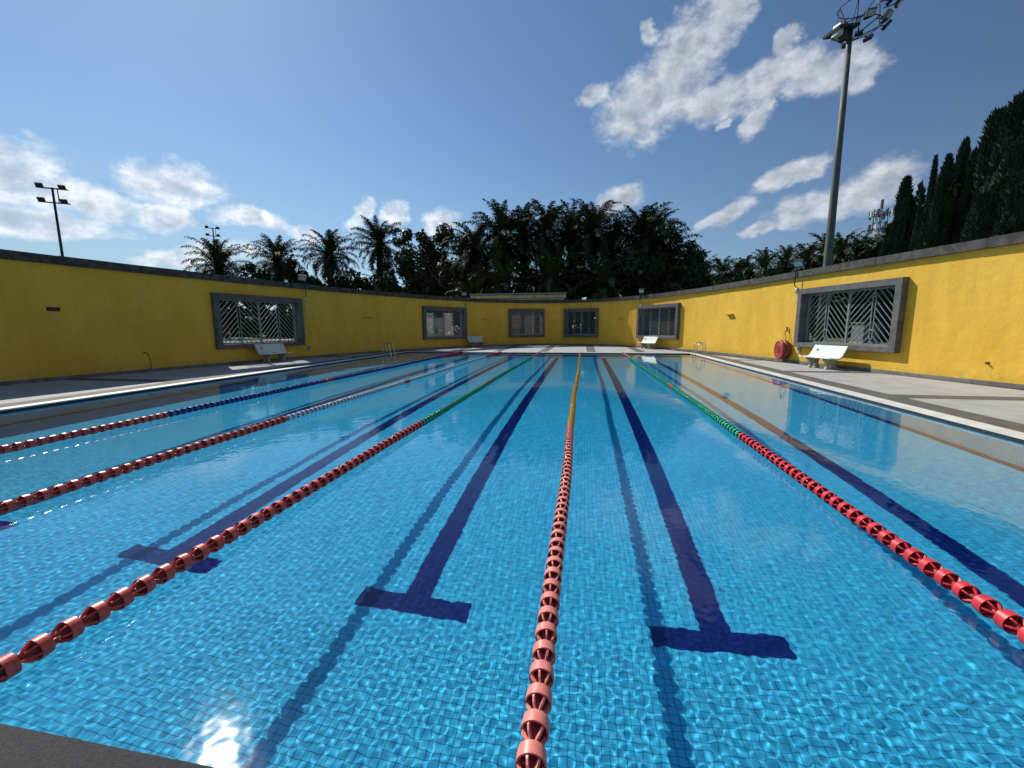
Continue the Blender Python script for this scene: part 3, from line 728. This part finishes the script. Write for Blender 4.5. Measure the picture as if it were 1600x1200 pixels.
# ------------------------------------------------------------------ masts and poles
def mast():
    o = empty('lighting_mast', (12.65, 25.0, .02), 0, 'tall grey lighting mast rising behind the sunny wall', 'light mast')
    H = 15.9; MB().tube([(0, 0, 0), (0, 0, 4), (0, 0, 10), (0, 0, H)], [.235, .20, .155, .115], 14).build('pole', M_galv, o, True)
    MB().tube([(0, 0, 0), (0, 0, .35)], .34, 14).build('base_flange', M_galv, o)
    ring = MB(); N = 10; Rr = .95
    for z, rr in ((H + .1, Rr), (H + 1.1, Rr * .9)):
        pts = [(.3 + rr * math.cos(2 * math.pi * k / 24), rr * math.sin(2 * math.pi * k / 24), z) for k in range(25)]
        ring.tube(pts, .022, 6)
    for k in range(6):
        a = 2 * math.pi * k / 6; ring.bar((.1 * math.cos(a), .1 * math.sin(a), H - .4), (.3 + Rr * math.cos(a), Rr * math.sin(a), H + .1), .04); ring.bar((.3 + Rr * math.cos(a), Rr * math.sin(a), H + .1), (.3 + Rr * .9 * math.cos(a), Rr * .9 * math.sin(a), H + 1.1), .03)
        ring.bar((0, 0, H), (.3 + Rr * .9 * math.cos(a), Rr * .9 * math.sin(a), H + 1.1), .025)
    ring.build('head_ring', M_dsteel, o)
    pl = MB(); pl.box((-.45, -.1, H + .02), (1.2, .9, .12), rot=Euler((0, R(-12), R(20))).to_matrix()).build('motor_tray', M_dsteel, o)
    MB().box((-.72, -.35, H - .1), (.26, .36, .50), rot=Euler((0, R(8), R(25))).to_matrix()).build('control_box', M_lampw, o)
    MB().box((-.45, -.3, H - .35), (.24, .3, .4), rot=Euler((0, 0, R(25))).to_matrix()).build('ballast_box', M_dsteel, o)
    k = 0
    for rr, z, n, a0 in ((1.2, H + .05, 8, -.1), (1.45, H + .6, 8, .25), (1.35, H + 1.2, 8, .0)):
        for i in range(n):
            a = a0 + 2 * math.pi * i / n
            if math.cos(a) < -.35: continue
            d = Vector((math.cos(a), math.sin(a), 0)); rt = Matrix.Rotation(a, 3, 'Z') @ Matrix.Rotation(R(42), 3, 'Y')
            c = d * rr + Vector((0, 0, z)); c = c + Vector((.3, 0, 0)); b = MB().box(c, (.14, .34, .30), rot=rt)
            b.bar(d * (Rr * .95) + Vector((.3, 0, z)), c, .035)
            h = b.build('lamp_head', M_dsteel, o); MB().box(c + rt @ Vector((.075, 0, 0)), (.012, .28, .24), rot=rt).build('lens', M_glass, h)
    return o
mast()
def pole_light(loc, H, rz, label, sc=1.):
    o = empty('light_pole', loc, rz, label, 'light pole', 'twin bar flood light poles beyond the left wall'); 
    MB().tube([(0, 0, 0), (0, 0, H * .5), (0, 0, H)], [.17 * sc, .14 * sc, .11 * sc], 10).build('pole', M_purple, o, True)
    for z in (H - .06, H - 1.65 * sc):
        MB().box((0, 0, z), (2.7 * sc, .14 * sc, .12 * sc)).build('cross_arm', M_dsteel, o)
        for sx in (-1.05, .85):
            rt = Euler((R(-50), 0, 0)).to_matrix()
            h = MB().box((sx * sc, -.05, z + .26 * sc), (.62 * sc, .42 * sc, .16 * sc), rot=rt).bar((sx * sc, 0, z), (sx * sc, 0, z + .2), .08).build('lamp_head', M_dsteel, o)
            MB().box(Vector((sx * sc, -.05, z + .26 * sc)) + rt @ Vector((0, 0, -.085 * sc)), (.54 * sc, .34 * sc, .015), rot=rt).build('lens', M_win, h)
    MB().tube([(.42 * sc, 0, H), (.42 * sc, 0, H - 1.65 * sc)], .035, 6).build('conduit', M_dsteel, o)
pole_light((-37.5, 24.9, .02), 11.55, R(35), 'dark light pole rising above the far left of the wall', .62)
pole_light((-56.8, 57.4, .02), 16.9, R(40), 'distant light pole in front of the leftmost oil palm', .72)

def tower():
    o = empty('telecom_tower', (87, 146, 0), R(20), 'distant telecom tower with white antennas above the palms', 'telecom tower')
    b = MB(); H = 36
    def wd(z): return 1.7 - .6 * z / H
    for sx in (-1, 1):
        for sy in (-1, 1): b.bar((sx * 1.7, sy * 1.7, 0), (sx * wd(H), sy * wd(H), H), .18)
    z = 0
    while z < H - 1:
        for (a, c) in (((-1, -1), (1, -1)), ((1, -1), (1, 1)), ((1, 1), (-1, 1)), ((-1, 1), (-1, -1))):
            b.bar((a[0] * wd(z), a[1] * wd(z), z), (c[0] * wd(z + 2), c[1] * wd(z + 2), z + 2), .09); b.bar((a[0] * wd(z), a[1] * wd(z), z), (c[0] * wd(z), c[1] * wd(z), z), .09)
        z += 2
    b.build('lattice', M_dsteel, o); MB().bar((0, 0, H), (0, 0, H + 2.6), .5).build('top_antenna', M_dsteel, o)
    for z in (26.5, 30.2, 34.2):
        MB().box((0, 0, z), (5.2, .25, .25)).box((0, 0, z), (.25, 5.2, .25)).build('cross_frame', M_dsteel, o)
        for k in range(8):
            a = 2 * math.pi * k / 8 + z; MB().box((2.55 * math.cos(a), 2.55 * math.sin(a), z + .2), (.45, .45, 2.3 if k % 2 else 1.6)).build('antenna_panel', M_lampw if k % 3 == 0 else M_dsteel, o)
    for z, a in ((28.3, 3.4), (25.6, 3.0)): MB().tube([(2.2 * math.cos(a), 2.2 * math.sin(a), z), (2.6 * math.cos(a), 2.6 * math.sin(a), z)], .8, 14).build('dish', M_lampw, o)
tower()

def building():
    o = empty('pump_house', (-7., 45., .02), R(3), 'low flat roofed building behind the far wall', 'building')
    MB().box((0, 2, 1.95), (9.2, 3.6, 3.9)).build('walls', M_bwall, o)
    MB().box((0, 1.4, 4.98), (10.2, 6.4, .13)).build('roof', M_roofm, o)
    for k in range(12):
        x = -4.62 + k * .84; MB().box((x, -1.55, 4.72), (.82, .06, .32)).build('fascia_panel', M_fasc, o)
    MB().box((0, -1.2, 4.45), (9.8, .4, .16)).build('beam', M_white_w, o)
    for x in (-4.6, -1.7, 1.6, 4.6): MB().box((x, -1.4, 2.2), (.16, .16, 4.4)).build('post', M_white_w, o)
    for x in (-3.3, -.6, 2.4):
        f = MB().box((x, .17, 2.1), (1.5, .06, 1.2)).build('window', M_roofm, o); MB().box((x, .13, 2.1), (1.3, .03, 1.0)).build('pane', M_win, f)
building()
def kiosk():
    o = empty('equipment_cabinet', (22.9, 38.7, .02), R(20), 'light grey cabinet on the grass seen through the right window', 'cabinet')
    MB().box((0, 0, .95), (1.6, 1.0, 1.5)).build('body', M_cab, o); MB().box((0, 0, 1.76), (1.8, 1.2, .1)).build('roof', M_roofm, o); MB().box((0, 0, .1), (1.7, 1.1, .2)).build('base', M_path, o)
    for sx in (-.4, .4): MB().box((sx, -.505, .95), (.74, .02, 1.35)).build('door', M_cab, o)
kiosk()
o = empty('notice_board', (-16.6, 44.0, .02), R(15), 'pale board on posts seen through the second window', 'board')
MB().box((0, 0, 1.75), (2.6, .08, 1.7)).build('panel', M_white_w, o)
for sx in (-1.1, 1.1): MB().box((sx, .08, .95), (.1, .08, 1.9)).build('post', M_dsteel, o)

# ------------------------------------------------------------------ vegetation
def palm_crown(seed, upright=.6, n=38, R0=4.6, spacing=.105, ww=.085):
    r = random.Random(seed); V = []; F = []
    def quad(a, b, c, d): k = len(V); V.extend([a, b, c, d]); F.append((k, k + 1, k + 2, k + 3))
    for f in range(n):
        t = f / n; az_ = f * 2.399963 + r.uniform(-.25, .25); e0 = R(88 - 134 * t ** 1.1) + r.uniform(-.12, .12)
        Lf = R0 * r.uniform(.85, 1.1) * (.80 + .3 * math.sin(math.pi * min(1, t * 1.3 + .12))); steps = 14
        pos = Vector((0, 0, 0)); e = e0; da = r.uniform(-.25, .25); P = []; side0 = Vector((-math.sin(az_), math.cos(az_), 0))
        for k in range(steps + 1):
            d = Vector((math.cos(az_) * math.cos(e), math.sin(az_) * math.cos(e), math.sin(e))); P.append((pos.copy(), d.copy())); pos += d * Lf / steps
            e -= (.035 + .165 * (k / steps) ** 1.5) * (1.0 + .5 * math.cos(e0)); az_ += da / steps
        for k in range(steps):
            a, d = P[k]; b_, _ = P[k + 1]; w = .06 * (1 - k / steps) + .02; quad(a - side0 * w, a + side0 * w, b_ + side0 * w * .8, b_ - side0 * w * .8)
        nl = int(Lf / spacing)
        for q in range(2, nl):
            u = q / nl; kk = min(steps - 1, int(u * steps)); fr = u * steps - kk; a = P[kk][0].lerp(P[kk + 1][0], fr); d = P[kk][1]
            ll = .92 * (R0 / 5.3) * math.sin(math.pi * min(1, u * .93 + .07)) ** .6 * r.uniform(.75, 1.1)
            up_ = side0.cross(d).normalized() * -1
            for sg in (-1, 1):
                ld = (side0 * sg * .8 + d * .55 + up_ * r.uniform(-.25, .7)).normalized(); m_ = a + ld * ll * .5 + Vector((0, 0, -.06)) * ll; tp = a + ld * ll * .95 + Vector((0, 0, -.5 * ll * r.uniform(.4, 1.3)))
                wv = d * ww * .5 * r.uniform(.8, 1.3); quad(a - wv, a + wv, m_ + wv, m_ - wv); quad(m_ - wv, m_ + wv, tp + wv * .1, tp - wv * .1)
    return V, F
def mk(name, VF, m):
    me = bpy.data.meshes.new(name); me.from_pydata([tuple(v) for v in VF[0]], [], VF[1]); me.materials.append(m); me.update(); return me
PC = [mk('crown', palm_crown(10 + i, n=46 + 3 * (i % 3), R0=5.3, spacing=.085, ww=.085), M_palm) for i in range(5)]
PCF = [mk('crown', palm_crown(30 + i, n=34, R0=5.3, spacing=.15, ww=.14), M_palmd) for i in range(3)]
def palm_trunk_mesh():
    b = MB(); r = random.Random(3); pts = [(.05 * math.sin(z * 2.1), .05 * math.cos(z * 1.7), z) for z in np.linspace(0, 1, 9)]
    b.tube([(x * .3, y * .3, z) for x, y, z in pts], [.42, .36, .33, .32, .32, .33, .36, .42, .46], 10)
    for k in range(60):                          # old frond bases
        z = r.uniform(.25, .99); a = r.uniform(0, 6.28); c = Vector((.36 * math.cos(a), .36 * math.sin(a), z)); b.bar(c, c + Vector((.22 * math.cos(a), .22 * math.sin(a), .022)), .13, .05)
    return b.mesh('trunk', M_trunk)
PT = palm_trunk_mesh()
def palm(x, y, top, label, group, i, far=False, sc=1.):
    o = empty('oil_palm', (x, y, .02), i * 1.7, label, 'palm tree', group); ext = 4.3 * sc
    tz = top - ext
    t = link('trunk', PT, o); t.scale = (sc, sc, tz)
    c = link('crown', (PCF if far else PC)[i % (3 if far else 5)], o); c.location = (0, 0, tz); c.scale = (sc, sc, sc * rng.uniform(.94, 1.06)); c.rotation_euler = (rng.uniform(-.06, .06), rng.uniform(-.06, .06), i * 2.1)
    return o
gL = 'oil palms beyond the left wall'
for i, (x, y, t, lab) in enumerate([(-56.0, 57.1, 15.3, 'leftmost oil palm, beside the distant light pole'), (-51.3, 64.0, 16.9, 'second oil palm from the left over the shaded wall'),
                                    (-43.6, 67.1, 18.3, 'oil palm with drooping star shaped crown, third from the left'), (-35.6, 69.4, 20.2, 'fourth oil palm from the left, touching the broadleaf tree')]):
    palm(x, y, t, lab, gL, i, sc=1.12)
gM = 'oil palms massed behind the far wall'
words = ['first', 'second', 'third', 'fourth', 'fifth', 'sixth', 'seventh', 'eighth', 'ninth', 'tenth', 'eleventh', 'twelfth', 'thirteenth', 'fourteenth', 'fifteenth', 'sixteenth']
for i, (x, y, t) in enumerate([(-15.2, 58.0, 15.8), (-11.3, 56.9, 18.1), (-8.9, 61.4, 18.9), (-5.2, 57.8, 18.0), (-2.1, 62.0, 18.8), (1.0, 58.0, 17.9), (4.1, 61.9, 16.6), (6.8, 57.6, 16.9), (8.9, 59.1, 17.0), (9.4, 55.0, 13.8)]):
    palm(x, y, t, words[i] + ' oil palm from the left in the dark mass behind the far wall', gM, i + 2, sc=1.2 if i == 1 else (.95 if i > 7 else 1.1))
back = [(-18, 68, 13.5), (-13, 70, 15), (-7, 71, 14.5), (-1, 72, 15), (5, 70, 14), (11, 68, 13), (15.5, 62, 9.5), (-40, 78, 13), (-48, 76, 12), (-30, 76, 14), (-24, 64, 11), (13, 56.5, 11), (-4, 54.5, 11.5), (2.5, 53.5, 10.5), (8, 53, 10), (-10, 53.5, 10.5), (-14, 54, 9)]
for i, (x, y, t) in enumerate(back):
    palm(x, y, t, 'lower oil palm half hidden behind taller trees', 'lower palms filling the background', i + 1, True, sc=1.0)
gF = 'distant oil palms beyond the sunny wall'
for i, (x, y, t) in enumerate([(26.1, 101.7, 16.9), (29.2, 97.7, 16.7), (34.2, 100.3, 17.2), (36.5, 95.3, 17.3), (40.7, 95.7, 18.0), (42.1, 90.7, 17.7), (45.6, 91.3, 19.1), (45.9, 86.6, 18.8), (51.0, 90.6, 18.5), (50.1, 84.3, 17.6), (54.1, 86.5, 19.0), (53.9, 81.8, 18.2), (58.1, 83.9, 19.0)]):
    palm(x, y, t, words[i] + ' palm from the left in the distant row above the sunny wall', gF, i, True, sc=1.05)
for i, (x, y, t) in enumerate([(24, 96, 11), (29, 92, 11.5), (33, 90, 11), (37, 88, 12), (40, 84, 12), (43, 82, 12), (46, 79, 12), (49, 77, 12), (52, 74, 12), (56, 76, 14), (62, 80, 17), (20, 100, 11), (17.5, 96, 10.5)]):
    palm(x, y, t, 'lower oil palm half hidden behind taller trees', 'lower palms filling the background', i + 3, True, sc=1.0)

def leaf_crown(seed, blobs, n, size, squash=1.):
    r = np.random.RandomState(seed); V = []; F = []
    bl = []
    for (cx, cy, cz, rad) in blobs:
        for k in range(9):
            d = r.normal(size=3); d /= np.linalg.norm(d); bl.append((cx + d[0] * rad * .75, cy + d[1] * rad * .75, cz + d[2] * rad * .6, rad * r.uniform(.28, .5)))
    wts = np.array([b[3] ** 2 for b in bl]); wts /= wts.sum()
    for c in r.choice(len(bl), n, p=wts):
        cx, cy, cz, rad = bl[c]; d = r.normal(size=3); d /= np.linalg.norm(d); rr = rad * r.uniform(.55, 1.08)
        p = np.array([cx, cy, cz]) + d * rr * np.array([1, 1, squash]); nrm = d + r.normal(size=3) * .6 + np.array([0, 0, .4]); nrm /= np.linalg.norm(nrm)
        a = np.cross(nrm, r.normal(size=3)); a /= np.linalg.norm(a); b_ = np.cross(nrm, a); s_ = size * r.uniform(.6, 1.3); k = len(V)
        V += [tuple(p - a * s_), tuple(p + b_ * s_ * .45), tuple(p + a * s_), tuple(p - b_ * s_ * .45)]; F.append((k, k + 1, k + 2, k + 3))
    return V, F
def tree_trunk(h, rad, m, seed=0):
    b = MB(); r = random.Random(seed); b.tube([(0, 0, 0), (.1, 0, h * .4), (-.05, .1, h)], [rad, rad * .75, rad * .45], 10)
    for k in range(6):
        a = k * 1.05 + r.uniform(-.3, .3); z = h * r.uniform(.5, .9); L_ = h * r.uniform(.35, .55)
        b.tube([(0, 0, z), (math.cos(a) * L_ * .5, math.sin(a) * L_ * .5, z + L_ * .35), (math.cos(a) * L_, math.sin(a) * L_, z + L_ * .9)], [rad * .4, rad * .25, rad * .1], 6)
    return b.mesh('trunk', m)
BT = tree_trunk(8, .45, M_bark)
def broad(x, y, label, blobs, n, size=.30, seed=1, group=None, name='broadleaf_tree', m=None, cat='tree'):
    o = empty(name, (x, y, .02), 0, label, cat, group)
    link('trunk', BT, o).scale = (1, 1, max(b[2] for b in blobs) / 13)
    link('crown', mk('crown', leaf_crown(seed, blobs, n, size), m or M_leaf), o)
    return o
broad(-26.8, 66.6, 'dark broadleaf tree with spiky top between palms, left of the mass', [(-3.2, 0, 16.6, 2.1), (1.2, 0, 15.6, 2.2), (4.6, 0, 16.4, 2.2), (2.6, 0, 14.6, 2.6), (0, 0, 12, 4), (-4, 0, 12, 2.6), (3.5, 0, 9.5, 4), (-3, 0, 8, 4), (-1, 0, 4.5, 4.5), (5, 0, 4.5, 4)], 16000, .32, 2)
broad(-19.5, 60.5, 'loose broadleaf tree overlapping the left end of the palm mass', [(2.5, 0, 12.8, 2.2), (0, 0, 9.5, 2.6), (3, 0, 8, 3), (-2, 0, 6.5, 3), (1, 0, 3.5, 3.6)], 9000, .28, 3)
broad(9.0, 54.0, 'rounded broadleaf tree at the right end of the palm mass', [(0, 0, 11.4, 2.6), (2.6, 0, 9.6, 2.6), (3.4, 0, 6.6, 3), (-2.5, 0, 8.5, 3.2), (0, 0, 4.5, 4), (4.2, 0, 3.4, 2.6)], 12000, .26, 4)
# undergrowth below the palms: leaf masses nobody could count
def undergrowth():
    V, F = [], []
    segs = [(-53, 62, -34, 76, 11), (-62, 66, -50, 64, 6), (-34, 72, -14, 62, 10.5), (28, 62, 62, 50, 7), (-17, 60, 13, 59, 8.5), (14, 60, 24, 100, 10), (20, 108, 62, 90, 14.5), (58, 86, 84, 60, 9), (-110, 50, -62, 66, 8)]
    for j, (x0, y0, x1, y1, h) in enumerate(segs):
        L_ = math.hypot(x1 - x0, y1 - y0); n = max(3, int(L_ / 3.2)); bl = []
        for k in range(n + 1):
            t = k / n; 
            for hh in np.arange(1.2, h, 2.4): bl.append((x0 + (x1 - x0) * t + rng.uniform(-1, 1), y0 + (y1 - y0) * t + rng.uniform(-1.5, 1.5), hh * rng.uniform(.8, 1.15), 2.3))
        v, f = leaf_crown(50 + j, bl, int(len(bl) * 520), .42); b0 = len(V); V += v; F += [tuple(b0 + q for q in ff) for ff in f]
    return mk('undergrowth', (V, F), M_leaf)
tag(link('undergrowth', undergrowth()), 'dense dark undergrowth below the palms', kind='stuff')
# conifers at the right
def conifer(seed, H, R0, n, lean=0., ex=.72):
    r = np.random.RandomState(seed); V = []; F = []
    subs = [(0, 0, 1., 1.)] + [(R0 * r.uniform(.25, .75) * math.cos(q * 1.05), R0 * r.uniform(.25, .75) * math.sin(q * 1.05), r.uniform(.62, .95), r.uniform(.35, .6)) for q in range(8)]
    ph = r.uniform(0, 6.28, 6)
    for k in range(n):
        sx_, sy_, sh, sr = subs[0] if r.uniform() < .4 else subs[r.randint(1, 9)]
        t = r.uniform(0, 1) ** 1.2; a = r.uniform(0, 2 * np.pi); z = t * H * sh
        prof = (1 - t) ** ex * (.78 + .22 * math.sin(t * 17 + 2 * math.sin(a * 2 + ph[0]) + ph[1])) * min(1, (t + .05) * 7)
        lump = 1 + .22 * math.sin(a * 3 + t * 9 + ph[2]) + .12 * math.sin(a * 7 - t * 23 + ph[3])
        rad = sr * R0 * prof * lump * r.uniform(.70, 1.05)
        p = np.array([sx_ + rad * math.cos(a) + lean * t * t * H, sy_ + rad * math.sin(a), z])
        d = np.array([math.cos(a) * .55, math.sin(a) * .55, 1.0]) + r.normal(size=3) * .28; d /= np.linalg.norm(d)
        s_ = r.uniform(.20, .42); w = np.cross(d, r.normal(size=3)); w /= np.linalg.norm(w); w *= s_ * .30; q = len(V)
        V += [tuple(p - w), tuple(p + w), tuple(p + d * s_ * 1.3)]; F.append((q, q + 1, q + 2))
        w2 = np.cross(d, w); w2 = w2 / np.linalg.norm(w2) * s_ * .3; V += [tuple(p - w2), tuple(p + w2), tuple(p + d * s_ * 1.3)]; F.append((q + 3, q + 4, q + 5))
    return V, F
CC = [mk('crown', conifer(90 + i, 14, 2.3, 20000, lean=-.004, ex=.42), M_con) for i in range(2)]
CM = [mk('crown', conifer(70 + i, 14, 2.0 + .2 * i, 15000, lean=-.004), M_con) for i in range(3)]
ct = MB().tube([(0, 0, 0), (0, 0, 12.5)], [.3, .05], 8).mesh('trunk', M_bark)
labs = ['slender conifer standing alone nearest the tall mast', 'thin conifer spire, left one of the close pair', 'fuller conifer, right one of the close pair', 'narrow conifer at the left side of the big clump',
        'tall conifer with leaning tip in the big clump', 'tallest conifer of the clump at the right edge', 'conifer at the very right edge of the picture', 'lower conifer in front of the clump']
for i, (x, y, t, wsc) in enumerate([(28.0, 44.0, 14.3, .95), (28.1, 41.3, 15.0, .42), (28.3, 40.3, 14.7, .72), (30.6, 42.0, 16.4, .45), (30.7, 39.4, 17.4, .85), (30.3, 37.2, 17.4, 1.0), (30.2, 35.6, 16.8, 1.05), (28.4, 34.6, 13.5, 1.0)]):
    o = empty('conifer', (x, y, .02), i * 1.3, labs[i], 'conifer', 'conifers beyond the right wall'); link('trunk', ct, o).scale = (1, 1, t / 14)
    link('crown', CC[i % 2] if i >= 3 else CM[i % 3], o).scale = (wsc, wsc, t / 14)
for i, (x, y, t, wsc) in enumerate([(31.5, 35.5, 14.5, 1.2), (32.0, 38.8, 14.5, 1.2), (30.8, 33.6, 13, 1.3), (30.6, 41.4, 11.5, .8)]):
    o = empty('conifer', (x, y, .02), i, 'conifer buried inside the dark clump at the right edge', 'conifer', 'conifers hidden inside the right clump'); link('trunk', ct, o).scale = (1, 1, t / 14)
    link('crown', CM[i % 3], o).scale = (wsc, wsc, t / 14)
for i, (x, y, lab) in enumerate([(-15.8, 41.5, 'shrub with sunlit pallor painted on, seen through the left part of the second window'), (-13.4, 42.5, 'shrub with sunlit pallor painted on, seen through the right part of the second window')]):
    o = empty('shrub', (x, y, .02), 0, lab, 'shrub', 'pale shrubs outside the second window')
    link('foliage', mk('foliage', leaf_crown(90 + i, [(0, 0, .7, 1.1), (1, 0, .6, .9), (-1, 0, .6, .9)], 1800, .13), M_sunlit_leaf), o); MB().tube([(0, 0, 0), (.05, 0, .7)], [.06, .03], 6).build('stem', M_bark, o)
